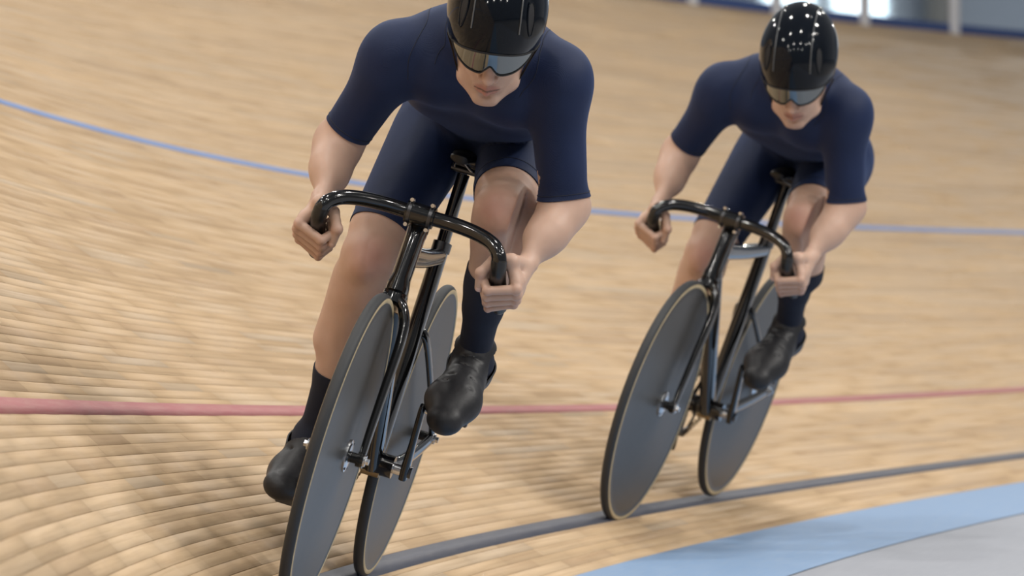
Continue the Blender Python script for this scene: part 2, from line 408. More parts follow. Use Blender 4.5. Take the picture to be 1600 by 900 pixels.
# ------------------------------------------------------------------ track bicycle (x forward from the rear contact, y left, z up)
def torus_prof(c, r, a0, a1, n):                                      # arc of the tyre section, 0 = outward
    return [(c + r * math.cos(a), r * math.sin(a)) for a in np.linspace(a0, a1, n)]
def make_wheel(x, root, name):
    ax = (x, 0, .336); cr, tr = .3232, .0128
    mb = MB(); mb.ring(ax, False, torus_prof(cr, tr, -1.18, 1.18, 15)); tyre = mb.build('tyre', M['tyre'], root)
    tyre.name = 'tyre'
    for s in (1, -1):
        mb = MB(); mb.ring(ax, False, [(r, s * o) for r, o in torus_prof(cr, tr, 1.16, 2.15, 7)]); mb.build('sidewall', M['tan'], tyre)
    mb = MB(); prof = [(.3190, .0118), (.3170, .0120), (.3155, .0112), (.300, .0112), (.22, .0135), (.12, .0175), (.05, .0215), (.030, .0225), (.016, .0225)]
    mb.ring(ax, True, prof + [(r, -o) for r, o in prof[::-1]], 120); mb.build('disc', M['disc'], root)
    for s in (1, -1):
        mb = MB(); mb.ring(ax, True, [(.034, s * .0225), (.034, s * .0255), (.026, s * .028), (.013, s * .028), (.013, s * .0225)], 40); fl = mb.build('hub_flange', M['steel'], root)
        for k in range(6):
            a = k * math.pi / 3; mb = MB(); mb.cyl((x + .029 * math.cos(a), s * .024, .336 + .029 * math.sin(a)), (x + .029 * math.cos(a), s * .0285, .336 + .029 * math.sin(a)), .0028, seg=8); mb.build('bolt', M['dark_steel'], fl)
    yo = .058 if x > .5 else .064
    mb = MB(); mb.cyl((x, -yo + .012, .336), (x, yo - .012, .336), .011); mb.build('axle', M['gloss_black'], root)
    for s in (1, -1):
        mb = MB(); mb.cyl((x, s * (yo - .002), .336), (x, s * (yo + .004), .336), .012); mb.cyl((x, s * (yo + .004), .336), (x, s * (yo + .011), .336), .0072, seg=6); mb.build('axle_nut', M['steel'], root)
def make_bike(mw, label):
    root = empty('track_bicycle', mw); tag(root, label, 'bicycle', 'track bicycles with disc wheels')
    make_wheel(.98, root, 'front'); make_wheel(0, root, 'rear')
    G = M['gloss_black']
    # fork
    mb = MB(); mb.loft(catmull([(.806, 0, .665), (.812, 0, .655), (.818, .0, .643)], 2), (.026, .028), 20); crown = mb.build('fork', G, root)
    for s in (1, -1):
        mb = MB(); pts = [(.812, s * .006, .652), (.822, s * .026, .640), (.836, s * .040, .610), (.858, s * .045, .560), (.905, s * .047, .470), (.948, s * .049, .390), (.980, s * .052, .336)]
        path = catmull(pts, 5); n = len(path)
        rad = [(lerp_(.013, .0075, i / (n - 1)), lerp_(.026, .013, i / (n - 1))) for i in range(n)]
        mb.loft(path, rad, 16, power=2.3); mb.build('fork_blade', G, crown)
        mb = MB(); mb.cyl((.98, s * .044, .336), (.98, s * .058, .336), .016); mb.build('dropout', G, crown)
    # frame
    fr = MB(); fr.loft(catmull([(.757, 0, .800), (.768, 0, .775), (.788, 0, .720), (.806, 0, .668)], 5), [(.0215, .030)] * 3 + [(.0205, .034)] * 10 + [(.024, .034)] * 3, 24, power=2.2)
    frame = fr.build('frame', G, root)
    def tube(name, pts, a0, a1, pw=2.4, mat=G, par=None):
        path = catmull(pts, 6); n = len(path); mb = MB()
        mb.loft(path, [(lerp_(a0[0], a1[0], i / (n - 1)), lerp_(a0[1], a1[1], i / (n - 1))) for i in range(n)], 18, power=pw); return mb.build(name, mat, par or frame)
    tube('down_tube', [(.790, 0, .690), (.62, 0, .515), (.44, 0, .335), (.385, 0, .285)], (.020, .034), (.019, .030))
    tube('top_tube', [(.775, 0, .748), (.55, 0, .741), (.315, 0, .742)], (.0185, .024), (.0165, .017), 3.2)
    tube('seat_tube', [(.385, 0, .285), (.352, 0, .50), (.320, 0, .700), (.312, 0, .765)], (.019, .028), (.017, .026))
    tube('seatpost', [(.313, 0, .760), (.308, 0, .85), (.302, 0, .925)], (.0145, .022), (.0135, .018), par=root)
    for s in (1, -1):
        tube('seat_stay', [(.336, s * .010, .575), (.310, s * .026, .560), (.16, s * .045, .455), (.005, s * .058, .345)], (.0075, .011), (.006, .009))
        tube('chain_stay', [(.375, s * .026, .285), (.30, s * .044, .292), (.15, s * .054, .312), (.0, s * .058, .334)], (.010, .018), (.008, .013))
        mb = MB(); mb.box((-.012, s * .058, .334), (.052, .006, .026)); mb.build('dropout', G, frame, bevel=.002)
    mb = MB(); mb.cyl((.385, -.045, .285), (.385, .045, .285), .025, seg=28); mb.build('bottom_bracket', G, frame)
    mb = MB(); mb.cyl((.385, -.066, .285), (.385, .066, .285), .013); mb.build('crank_axle', M['steel'], root)
    mb = MB(); mb.loft([(.757 + .012 * math.cos(t) * 0, 0, .802 - .0) for t in (0,)] + [(.753, 0, .812)], (.0225, .030), 20); mb.build('headset_cap', M['dark_steel'], frame)
    # seat clamp
    mb = MB(); mb.loft([(.316, 0, .752), (.313, 0, .772)], (.0205, .0275), 20, power=2.4); mb.cyl((.283, -.012, .762), (.283, .012, .762), .005); mb.build('seat_clamp', M['dark_steel'], frame)
    # saddle
    mb = MB(); path = catmull([(.165, 0, .972), (.20, 0, .975), (.27, 0, .968), (.36, 0, .963), (.425, 0, .960), (.440, 0, .956)], 4); n = len(path)
    wd = [.045, .062, .068, .069, .068, .065, .060, .053, .046, .040, .035, .031, .028, .026, .025, .024, .023, .022, .021, .018, .008]
    mb.loft(path, [(wd[min(i, 20)], .010 + .008 * (i < 10)) for i in range(n)], 20, power=2.5); sad = mb.build('saddle', M['saddle'], root)
    for s in (1, -1):
        mb = MB(); mb.tube([(.19, s * .028, .955), (.23, s * .022, .938), (.30, s * .021, .936), (.36, s * .018, .940), (.415, s * .010, .952)], .0036, 8); mb.build('saddle_rail', M['dark_steel'], sad)
    mb = MB(); mb.box((.302, 0, .936), (.042, .052, .016)); mb.cyl((.285, -.03, .936), (.285, .03, .936), .006, seg=12); mb.cyl((.322, -.03, .934), (.322, .03, .934), .007, seg=12); mb.build('saddle_clamp', M['dark_steel'], sad, bevel=.003)
    # stem and bars
    mb = MB(); mb.loft(catmull([(.752, 0, .812), (.756, 0, .828), (.768, 0, .836), (.785, 0, .837)], 4), (.020, .021), 20); stem = mb.build('stem', M['gloss_black'], root)
    mb = MB(); mb.cyl((.787, -.030, .836), (.787, .030, .836), .0225, seg=28); mb.build('bar_clamp', G, stem)
    for s in (1, -1):
        mb = MB(); mb.ring((.787, s * .022, .836), True, [(.0222, -.0035), (.0250, -.0035), (.0250, .0035), (.0222, .0035)], 32); cb = mb.build('clamp_band', M['dark_steel'], stem)
        for dz in (.026, -.026):
            mb = MB(); mb.cyl((.790, s * .022, .836 + dz), (.808, s * .022, .836 + dz), .0042, seg=10); mb.build('clamp_bolt', M['steel'], cb)
    half = [(.787, .0, .836), (.789, .035, .8365), (.797, .080, .837), (.812, .125, .834), (.828, .160, .826), (.840, .181, .812), (.845, .190, .796), (.838, .193, .776), (.815, .194, .760), (.780, .196, .742), (.735, .198, .718), (.695, .200, .697)]
    full = [(x, -y, z) for x, y, z in half[::-1]] + half[1:]
    mb = MB(); path = catmull(full, 5); mb.loft(path, .0156, 20, lat=lambda i: (1, 0, .3)); bars = mb.build('handlebar', G, root)
    for s in (1, -1):
        gp = catmull([(x, s * y, z) for x, y, z in half[6:]], 6); mb = MB(); mb.loft(gp, .0166, 20, lat=(0, 1, 0)); mb.build('grip', M['tape'], bars)
        mb = MB(); e = V(half[-1]) * V([1, s, 1]); d = unit(V([-.86, 0, -.5])); mb.cyl(e, e + d * .008, .0165, .0140); mb.build('bar_plug', M['tape'], bars)
    # drivetrain
    ca = math.radians(60)
    cr = MB(); yC = -.046; zc = .285
    nt = 47; prof = []
    v = []; f = []
    for i in range(nt * 4):
        a = 2 * math.pi * i / (nt * 4); r = .0965 if (i % 4) in (0, 1) else .0925
        for y in (yC - .0015, yC + .0015): v.append((.385 + r * math.cos(a), y, zc + r * math.sin(a)))
        for y in (yC - .0015, yC + .0015): v.append((.385 + .078 * math.cos(a), y, zc + .078 * math.sin(a)))
    n = nt * 4
    for i in range(n):
        j = (i + 1) % n; a, b_ = i * 4, j * 4
        f += [(a, b_, b_ + 1, a + 1), (a + 2, a, b_, b_ + 2)[::-1], (a + 1, a + 3, b_ + 3, b_ + 1)[::-1], (a + 3, a + 2, b_ + 2, b_ + 3)]
    cr.add(v, f); ring = cr.build('chainring', M['dark_steel'], root, smooth=False)
    for k in range(5):
        a = ca + k * 2 * math.pi / 5; mb = MB(); mb.loft([(.385 + .015 * math.cos(a), yC - .006, zc + .015 * math.sin(a)), (.385 + .082 * math.cos(a), yC - .004, zc + .082 * math.sin(a))], (.005, .009), 10); mb.build('spider_arm', G, ring)
        mb = MB(); mb.cyl((.385 + .078 * math.cos(a), yC - .010, zc + .078 * math.sin(a)), (.385 + .078 * math.cos(a), yC + .004, zc + .078 * math.sin(a)), .0045, seg=10); mb.build('chainring_bolt', M['steel'], ring)
    mb = MB(); mb.ring((0, yC, .336), True, [(.018, -.002), (.031, -.0012), (.031, .0012), (.018, .002)], 45); mb.build('sprocket', M['steel'], root)
    # chain path: tangent lines and wraps
    R1, R2 = .0955, .0305; C1, C2 = V([.385, zc]), V([0, .336]); d = C2 - C1; D = np.linalg.norm(d); ba = math.atan2(d[1], d[0]); off_ = math.acos((R1 - R2) / D)
    pts = []
    for a in np.linspace(ba + off_, ba + 2 * math.pi - off_, 70): pts.append(C1 + R1 * V([math.cos(a), math.sin(a)]))
    p_end = C2 + R2 * V([math.cos(ba - off_), math.sin(ba - off_)]); p0 = pts[-1]
    for t in np.linspace(0, 1, 42)[1:]: pts.append(p0 * (1 - t) + p_end * t)
    for a in np.linspace(ba - off_, ba + off_, 12)[1:]: pts.append(C2 + R2 * V([math.cos(a), math.sin(a)]))
    p0 = pts[-1]; p_end = pts[0]
    for t in np.linspace(0, 1, 42)[1:-1]: pts.append(p0 * (1 - t) + p_end * t)
    mb = MB()
    L_ = np.cumsum([0] + [np.linalg.norm(pts[(i + 1) % len(pts)] - pts[i]) for i in range(len(pts))]); nl = int(L_[-1] / .0127)
    PX = np.interp(np.linspace(0, L_[-1], nl + 1), L_, [p[0] for p in pts] + [pts[0][0]]); PZ = np.interp(np.linspace(0, L_[-1], nl + 1), L_, [p[1] for p in pts] + [pts[0][1]])
    for i in range(nl):
        a, b_ = V([PX[i], PZ[i]]), V([PX[i + 1], PZ[i + 1]]); c = (a + b_) / 2; t = math.atan2(b_[1] - a[1], b_[0] - a[0])
        R3 = V([[math.cos(t), 0, -math.sin(t)], [0, 1, 0], [math.sin(t), 0, math.cos(t)]]); w_ = .0042 if i % 2 else .0028
        for s in (1, -1): mb.box((c[0], yC + s * w_, c[1]), (.0150, .0011, .0085), R3)
    o = mb.build('chain', M['brass'], root, smooth=False)
    for s, an in ((1, ca), (-1, ca + math.pi)):
        ex, ez = math.cos(an), math.sin(an); mb = MB()
        mb.loft([(.385 - .016 * ex, s * .070, zc - .016 * ez), (.385 + .01 * ex, s * .071, zc + .01 * ez), (.385 + .08 * ex, s * .075, zc + .08 * ez), (.385 + .165 * ex, s * .079, zc + .165 * ez), (.385 + .176 * ex, s * .079, zc + .176 * ez)],
                [(.009, .016), (.010, .018), (.0075, .014), (.0075, .0135), (.006, .008)], 16, power=3.5); ck = mb.build('crank_arm', G, root)
        mb = MB(); mb.cyl((.385, s * .074, zc), (.385, s * .086, zc), .013); mb.build('crank_bolt', M['dark_steel'], ck)
        pc = V([.385 + .165 * ex, 0, zc + .165 * ez]); mb = MB(); mb.cyl(pc + V([0, s * .078, 0]), pc + V([0, s * .112, 0]), .0065); ped = mb.build('pedal_axle', M['steel'], ck)
        mb = MB(); mb.box(pc + V([.0, s * (.148 if s > 0 else .160), .002]), (.085, .052, .015)); mb.cyl(pc + V([0, s * .105, 0]), pc + V([0, s * (.180 if s > 0 else .192), 0]), .010); mb.box(pc + V([.045, s * (.148 if s > 0 else .160), .006]), (.016, .036, .018)); mb.box(pc + V([-.042, s * (.148 if s > 0 else .160), .008]), (.014, .040, .02))
        mb.build('pedal', M['dark_steel'], root, bevel=.002)
    # serial plate under the shell
    mb = MB(); mb.cyl((.392, -.020, .262), (.392, .020, .262), .008, seg=12); mb.build('shell_screw_plate', M['brass'], frame)
    return root
def lerp_(a, b, t): return a + (b - a) * t
def frame_matrix(b, s):
    yaw, lean, pit = b[3:6]
    F = V([-math.sin(yaw) * math.cos(pit), -math.cos(yaw) * math.cos(pit), math.sin(pit)]); up0 = V([0, 0, 1.]) - F * F[2]; up0 /= np.linalg.norm(up0)
    L = np.cross(up0, F); U = up0 * math.cos(lean) + L * math.sin(lean); Lf = L * math.cos(lean) - up0 * math.sin(lean)
    O = V(b[:3]) + V([0, 0, CAM_Z]) - F * .98 * s
    m = np.eye(4); m[:3, 0] = F * s; m[:3, 1] = Lf * s; m[:3, 2] = U * s; m[:3, 3] = O
    return Matrix(m.tolist())
B1 = [-0.4497933442395904, 10.329501694515939, -0.7067650925919764, 0.12286251013328138, 0.29254514332165327, -0.012766395864791539]
B2 = [0.283453569573021, 13.836701512075765, -0.7021362543510993, 0.29803724803798387, 0.32628606129251037, -0.024488513457862193]
W1, W2 = frame_matrix(B1, 1.0), frame_matrix(B2, 1.02441)

# ------------------------------------------------------------------ riders: implicit anatomy, extracted as smooth meshes
class Field:
    def __init__(s, lo, hi, h):
        s.lo = V(lo, float); s.h = h; s.n = np.ceil((V(hi) - s.lo) / h).astype(int) + 1
        s.ax = [(s.lo[i] + np.arange(s.n[i]) * h).astype(np.float32) for i in range(3)]
        s.F = np.full(s.n, .2, dtype=np.float32)
    def sub(s, lo, hi):
        a = np.maximum(np.floor((V(lo) - s.lo) / s.h).astype(int), 0); b = np.minimum(np.ceil((V(hi) - s.lo) / s.h).astype(int) + 1, s.n)
        if (b <= a).any(): return None
        sl = tuple(slice(x, y) for x, y in zip(a, b))
        return sl, s.ax[0][sl[0]][:, None, None], s.ax[1][sl[1]][None, :, None], s.ax[2][sl[2]][None, None, :]
    def op(s, lo, hi, fn, k=.02, mode='u'):
        m = k + .018
        r = s.sub(V(lo) - m, V(hi) + m)
        if r is None: return
        sl, x, y, z = r; d = fn(x, y, z).astype(np.float32); F = s.F[sl]
        if mode == 'u':
            hh = np.maximum(k - np.abs(F - d), 0) / k; s.F[sl] = np.minimum(F, d) - hh * hh * k * .25
        elif mode == 's':                                              # smooth subtract
            d = -d; hh = np.maximum(k - np.abs(F - d), 0) / k; s.F[sl] = np.maximum(F, d) + hh * hh * k * .25
    def cap(s, a, b, ra, rb, k=.02, flat=None, mode='u'):
        a, b = V(a, float), V(b, float); ab = b - a; L2 = float(ab @ ab) + 1e-12
        if flat is not None:
            n = V(flat[0], float); n = n - ab * (n @ ab) / L2; n /= np.linalg.norm(n); q = flat[1] ** 2 - 1
        def fn(x, y, z):
            px, py, pz = x - a[0], y - a[1], z - a[2]
            t = np.clip((px * ab[0] + py * ab[1] + pz * ab[2]) / L2, 0, 1)
            dx, dy, dz = px - t * ab[0], py - t * ab[1], pz - t * ab[2]
            d2 = dx * dx + dy * dy + dz * dz
            if flat is not None: d2 = d2 + q * (dx * n[0] + dy * n[1] + dz * n[2]) ** 2
            return np.sqrt(d2) - (ra + (rb - ra) * t)
        R_ = max(ra, rb); s.op(np.minimum(a, b) - R_, np.maximum(a, b) + R_, fn, k, mode)
    def ell(s, c, r, rot=None, k=.02, mode='u'):
        c = V(c, float); r = V(r, float); Rm = np.eye(3) if rot is None else V(rot)
        def fn(x, y, z):
            p = [x - c[0], y - c[1], z - c[2]]
            q = [(Rm[0][i] * p[0] + Rm[1][i] * p[1] + Rm[2][i] * p[2]) for i in range(3)]
            k0 = np.sqrt(sum((q[i] / r[i]) ** 2 for i in range(3))); k1 = np.sqrt(sum((q[i] / r[i] ** 2) ** 2 for i in range(3)))
            return k0 * (k0 - 1) / (k1 + 1e-9)
        e = np.sqrt((Rm ** 2) @ (r ** 2)); s.op(c - e, c + e, fn, k, mode)
    def clip(s, p, n):
        """keep the side n points away from"""
        n = V(n, float) / np.linalg.norm(n)
        d = (s.ax[0][:, None, None] - p[0]) * n[0] + (s.ax[1][None, :, None] - p[1]) * n[1] + (s.ax[2][None, None, :] - p[2]) * n[2]
        s.F = np.maximum(s.F, d.astype(np.float32))
def surface_nets(fd, iso=0., smooth=1, amt=.6):
    F = fd.F - iso; sg = F < 0
    a = sg[:-1, :-1, :-1]; anyv = np.zeros_like(a); allv = np.ones_like(a)
    cor = [(i, j, k) for i in (0, 1) for j in (0, 1) for k in (0, 1)]
    nx, ny, nz = a.shape
    for i, j, k in cor:
        c = sg[i:nx + i, j:ny + j, k:nz + k]; anyv |= c; allv &= c
    act = np.nonzero(anyv & ~allv); idx = -np.ones(a.shape, dtype=np.int32); idx[act] = np.arange(len(act[0]))
    I = np.stack(act, 1); vals = np.stack([F[I[:, 0] + i, I[:, 1] + j, I[:, 2] + k] for i, j, k in cor], 1)
    acc = np.zeros((len(I), 3)); cnt = np.zeros(len(I)); cc = np.array(cor, float)
    for p in range(8):
        for q in range(p + 1, 8):
            if np.abs(cc[p] - cc[q]).sum() != 1: continue
            va, vb = vals[:, p], vals[:, q]; m = (va < 0) != (vb < 0)
            t = np.where(m, va / np.where(m, va - vb, 1), 0)
            acc += np.where(m[:, None], cc[p] + t[:, None] * (cc[q] - cc[p]), 0); cnt += m
    P = fd.lo + (I + acc / cnt[:, None]) * fd.h
    Q = []
    for ax in range(3):
        o1, o2 = (ax + 1) % 3, (ax + 2) % 3
        lo = [slice(None)] * 3; hi = [slice(None)] * 3; lo[ax] = slice(0, -1); hi[ax] = slice(1, None)
        s0, s1 = sg[tuple(lo)], sg[tuple(hi)]; e = np.stack(np.nonzero(s0 != s1), 1)
        e = e[(e[:, o1] > 0) & (e[:, o2] > 0) & (e[:, o1] < fd.n[o1] - 1) & (e[:, o2] < fd.n[o2] - 1)]
        inside = s0[e[:, 0], e[:, 1], e[:, 2]]
        def g(d1, d2):
            r = e.copy(); r[:, o1] += d1; r[:, o2] += d2; return idx[r[:, 0], r[:, 1], r[:, 2]]
        q = np.stack([g(-1, -1), g(0, -1), g(0, 0), g(-1, 0)], 1)
        q[~inside] = q[~inside][:, ::-1]; Q.append(q)
    Q = np.concatenate(Q)
    for _ in range(smooth):                                            # light relaxation
        s_ = np.zeros_like(P); c_ = np.zeros(len(P))
        for k in range(4):
            np.add.at(s_, Q[:, k], P[Q[:, (k + 1) % 4]]); np.add.at(s_, Q[:, k], P[Q[:, (k + 3) % 4]]); np.add.at(c_, Q[:, k], 2)
        P = P * (1 - amt) + amt * s_ / c_[:, None]
    return P, Q
def lerp(a, b, t): return V(a, float) * (1 - t) + V(b, float) * t
def unit(v): v = V(v, float); return v / np.linalg.norm(v)

def head_frame(J):
    p, y, r = J['head_rot']
    g = V([math.cos(p) * math.cos(y), math.cos(p) * math.sin(y), -math.sin(p)])
    l = unit(np.cross((0, 0, 1), g)); u = np.cross(g, l)
    l, u = l * math.cos(r) - u * math.sin(r), u * math.cos(r) + l * math.sin(r)
    R = np.stack([g, l, u], 1); H = V(J['chin']) - R @ V([.086, 0, -.118])
    return H, R
def hand_frame(J, sd):
    """origin on the grip axis, A down the grip, O outward, N = towards the front"""
    A = unit(V(J['gripB' + sd]) - V(J['gripA' + sd])); s = 1 if sd == 'L' else -1
    O = V([0, s, 0.]); O = unit(O - A * (O @ A)); N = np.cross(A, O) * s
    if N[0] < 0: N = -N
    return V(J['hand' + sd], float), A, O, N
def hand_pts(J, sd):
    c, A, O, N = hand_frame(J, sd)
    def q(o, n, a): return c + O * o + N * n + A * a
    fing = []
    for i, (a, r, sc_) in enumerate(((-.032, .0104, 1.0), (-.0100, .0108, 1.05), (.0125, .0102, 1.0), (.0335, .0089, .88))):
        mcp = q(.036 * sc_ , .013, a * .92); pip = q(-.019 * sc_, .0345 * (.9 + .1 * sc_), a * 1.03 + .004); dip = q(-.036 * sc_, .006, a + .006); tip = q(-.020, -.018, a + .006)
        fing.append((mcp, pip, dip, tip, r))
    th = [q(.010, -.036, -.050), q(-.024, -.026, -.052), q(-.042, .004, -.040), q(-.040, .024, -.014)]
    return fing, th, q
def add_hand(fd, J, sd):
    fing, th, q = hand_pts(J, sd); wr = V(J['wr' + sd]); el = V(J['el' + sd]); c, A, O, N = hand_frame(J, sd)
    for mcp, pip, dip, tip, r in fing:
        mc0 = lerp(wr, mcp, .15)
        fd.cap(mc0, mcp, .0135, r * 1.04, .010)
    fd.cap(lerp(wr, q(.03, .0, -.02), .2), q(.026, -.012, 0), .019, .014, .012, flat=(O, 1.2))
    fd.cap(q(.030, -.014, -.022), q(.030, -.014, .022), .0135, .012, .012)
    fd.cap(lerp(wr, th[0], .2), th[0], .017, .0155, .012)               # thenar
    fd.cap(th[0], th[1], .015, .0118, .008)
    fd.cap(q(.012, -.030, -.044), q(.033, .002, -.032), .012, .0105, .008)
    fd.cap(q(.022, -.022, -.03), q(.030, -.004, -.03), .012, .011, .008)
    fd.cap(th[1], th[2], .0118, .0112, .004); fd.cap(th[2], th[3], .0112, .0088, .003)
    fd.ell(th[2], (.0122,) * 3, k=.004)
    for mcp, pip, dip, tip, r in fing:
        fd.cap(mcp, pip, r * .98, r * .90, .0018); fd.cap(pip, dip, r * .92, r * .84, .0015); fd.cap(dip, tip, r * .84, r * .76, .0015)
        fd.ell(pip, (r * 1.02,) * 3, k=.002); fd.ell(mcp, (r * 1.16,) * 3, k=.003)
def add_arm(fd, J, sd, k=.02):
    sh, el, wr = V(J['sh' + sd]), V(J['el' + sd]), V(J['wr' + sd]); s = 1 if sd == 'L' else -1
    out = V([0, s, 0.]); fwd = V([1., 0, 0])
    fd.cap(sh, el, .050, .043, .04)
    fd.ell(lerp(sh, el, .12) + out * .012 + V([0, 0, .004]), (.066, .060, .075), k=.04)     # deltoid
    m = lerp(sh, el, .50); d = unit(el - sh)
    fd.cap(lerp(sh, el, .30) + fwd * .016, lerp(sh, el, .78) + fwd * .010, .043, .036, .03)  # biceps
    fd.cap(lerp(sh, el, .25) - fwd * .018 + out * .006, lerp(sh, el, .80) - fwd * .012, .042, .034, .03)
    fa = unit(wr - el); sidev = unit(np.cross(fa, (1, 0, 0)))
    fd.cap(el, lerp(el, wr, .55), .042, .037, .03)
    fd.cap(lerp(el, wr, .45), wr, .037, .0235, .03, flat=(N_flat(J, sd), 1.25))
    fd.cap(lerp(el, wr, -.06) + out * .012, lerp(el, wr, .42) + out * .012, .034, .031, .028)      # brachioradialis
    fd.cap(lerp(el, wr, .05) - out * .010 + V([0, 0, -.006]), lerp(el, wr, .48) - out * .006 - V([0, 0, .006]), .034, .028, .028)
    fd.ell(el - fwd * .022 + out * .006, (.026, .024, .026), k=.02)
    fd.ell(wr + out * .010 + V([0, 0, .004]), (.014,) * 3, k=.014)                           # ulna bump
def N_flat(J, sd):
    c, A, O, N = hand_frame(J, sd); return O
def add_leg(fd, J, sd):
    h, kn, an = V(J['hip' + sd]), V(J['knee' + sd]), V(J['ank' + sd]); s = 1 if sd == 'L' else -1
    out = V([0, s, 0.]); t = unit(kn - h); sh = unit(an - kn)
    ant = unit(t - sh * 1.0) ; ant = unit(ant - sh * (ant @ sh))        # shin side of the shank
    up = unit(-sh - t * ((-sh) @ t))                                   # quad side of the thigh
    qs = J.get('quad', 1.)
    fd.cap(h, kn, .088 * qs, .052, .05)
    fd.cap(lerp(h, kn, .12) + up * .022, lerp(h, kn, .82) + up * .010, .066 * qs, .048, .04)
    fd.cap(lerp(h, kn, .15) + out * .030, lerp(h, kn, .84) + out * .024 + up * .004, .058 * qs, .040, .035)      # vastus lateralis
    fd.cap(lerp(h, kn, .45) - out * .018 + up * .004, lerp(h, kn, .86) - out * .024 + up * .014, .046, .034, .02)  # vastus medialis
    fd.cap(lerp(h, kn, .1) - up * .026, lerp(h, kn, .9) - up * .014, .062, .036, .04)        # hamstring
    fd.cap(kn, lerp(kn, an, .18), .050, .048, .03)
    fd.ell(kn + ant * .032 + t * .010, (.030, .029, .032), k=.016)                          # patella
    fd.ell(lerp(kn, an, .15) + ant * .034, (.015, .015, .024), k=.018)
    for so in (-1, 1): fd.ell(kn + out * so * .030, (.028, .026, .034), k=.02)
    fd.cap(lerp(kn, an, .1) , lerp(kn, an, .62), .046, .036, .03)
    fd.cap(lerp(kn, an, .5), an, .038, .032, .03)
    fd.cap(lerp(kn, an, .12) - ant * .020 - out * .014, lerp(kn, an, .50) - ant * .014 - out * .012, .038, .028, .028)   # gastrocnemius, inner
    fd.cap(lerp(kn, an, .14) - ant * .018 + out * .026, lerp(kn, an, .48) - ant * .012 + out * .032, .041, .037, .028)   # outer
    fd.cap(lerp(kn, an, .15) + ant * .014 + out * .006, lerp(kn, an, .75) + ant * .008, .028, .020, .02)
    fd.ell(an + out * .022, (.016,) * 3, k=.016); fd.ell(an - out * .022, (.016,) * 3, k=.016)
    ball, toe, heel = V(J['ball' + sd]), V(J['toe' + sd]), V(J['heel' + sd])
    fd.cap(an, heel, .032, .026, .025); fd.cap(an, lerp(an, ball, .6), .032, .028, .03); fd.cap(lerp(an, ball, .5), ball, .030, .030, .02, flat=((0, 0, 1), 1.3))
    fd.cap(heel, ball, .024, .028, .02); fd.cap(ball, toe, .030, .022, .02)
def add_torso(fd, J):
    shL, shR = V(J['shL']), V(J['shR']); mid = (shL + shR) / 2; hip = (V(J['hipL']) + V(J['hipR'])) / 2
    a = hip + V([-.02, 0, .03]); fd.ell(a, (.14, .155, .115), k=.03)                           # pelvis
    for s, h in ((1, J['hipL']), (-1, J['hipR'])): fd.ell(V(h) + V([-.07, s * .005, .0]), (.11, .085, .10), k=.04)
    b_ = lerp(hip, mid, .36) + V([0, 0, .045]); c_ = lerp(hip, mid, .66) + V([0, 0, .018])
    ax = unit(mid - hip); L = V([0, 1., 0]); L = unit(L - ax * (L @ ax)); R = np.stack([ax, L, np.cross(ax, L)], 1)
    fd.ell(b_, (.17, .128, .098), R, .06)
    fd.ell(c_, (.19, .158, .108), R, .06)                                                     # rib cage
    for s in (1, -1):
        fd.ell(mid + V([-.015, s * .075, -.035]), (.075, .085, .072), k=.04)                 # pectorals
        fd.ell(lerp(hip, mid, .72) + V([0, s * .105, .015]), (.15, .065, .085), R, .05)       # lats
    for sh in (shL, shR):
        fd.cap(lerp(mid, sh, .28) + V([-.03, 0, .072]), sh + V([-.008, 0, .008]), .060, .044, .05)
        fd.cap(lerp(mid, sh, .25) + V([-.13, 0, .058]), sh + V([-.04, 0, .004]), .058, .045, .05)
    H, Rh = head_frame(J)
    nb = H + Rh @ V([-.035, 0, -.045])
    fd.cap(mid + V([-.04, 0, .045]), nb, .066, .056, .04)
    for s in (1, -1): fd.cap(mid + V([-.06, s * .07, .035]), lerp(mid, nb, .6) + V([0, s * .03, .02]), .045, .036, .05)
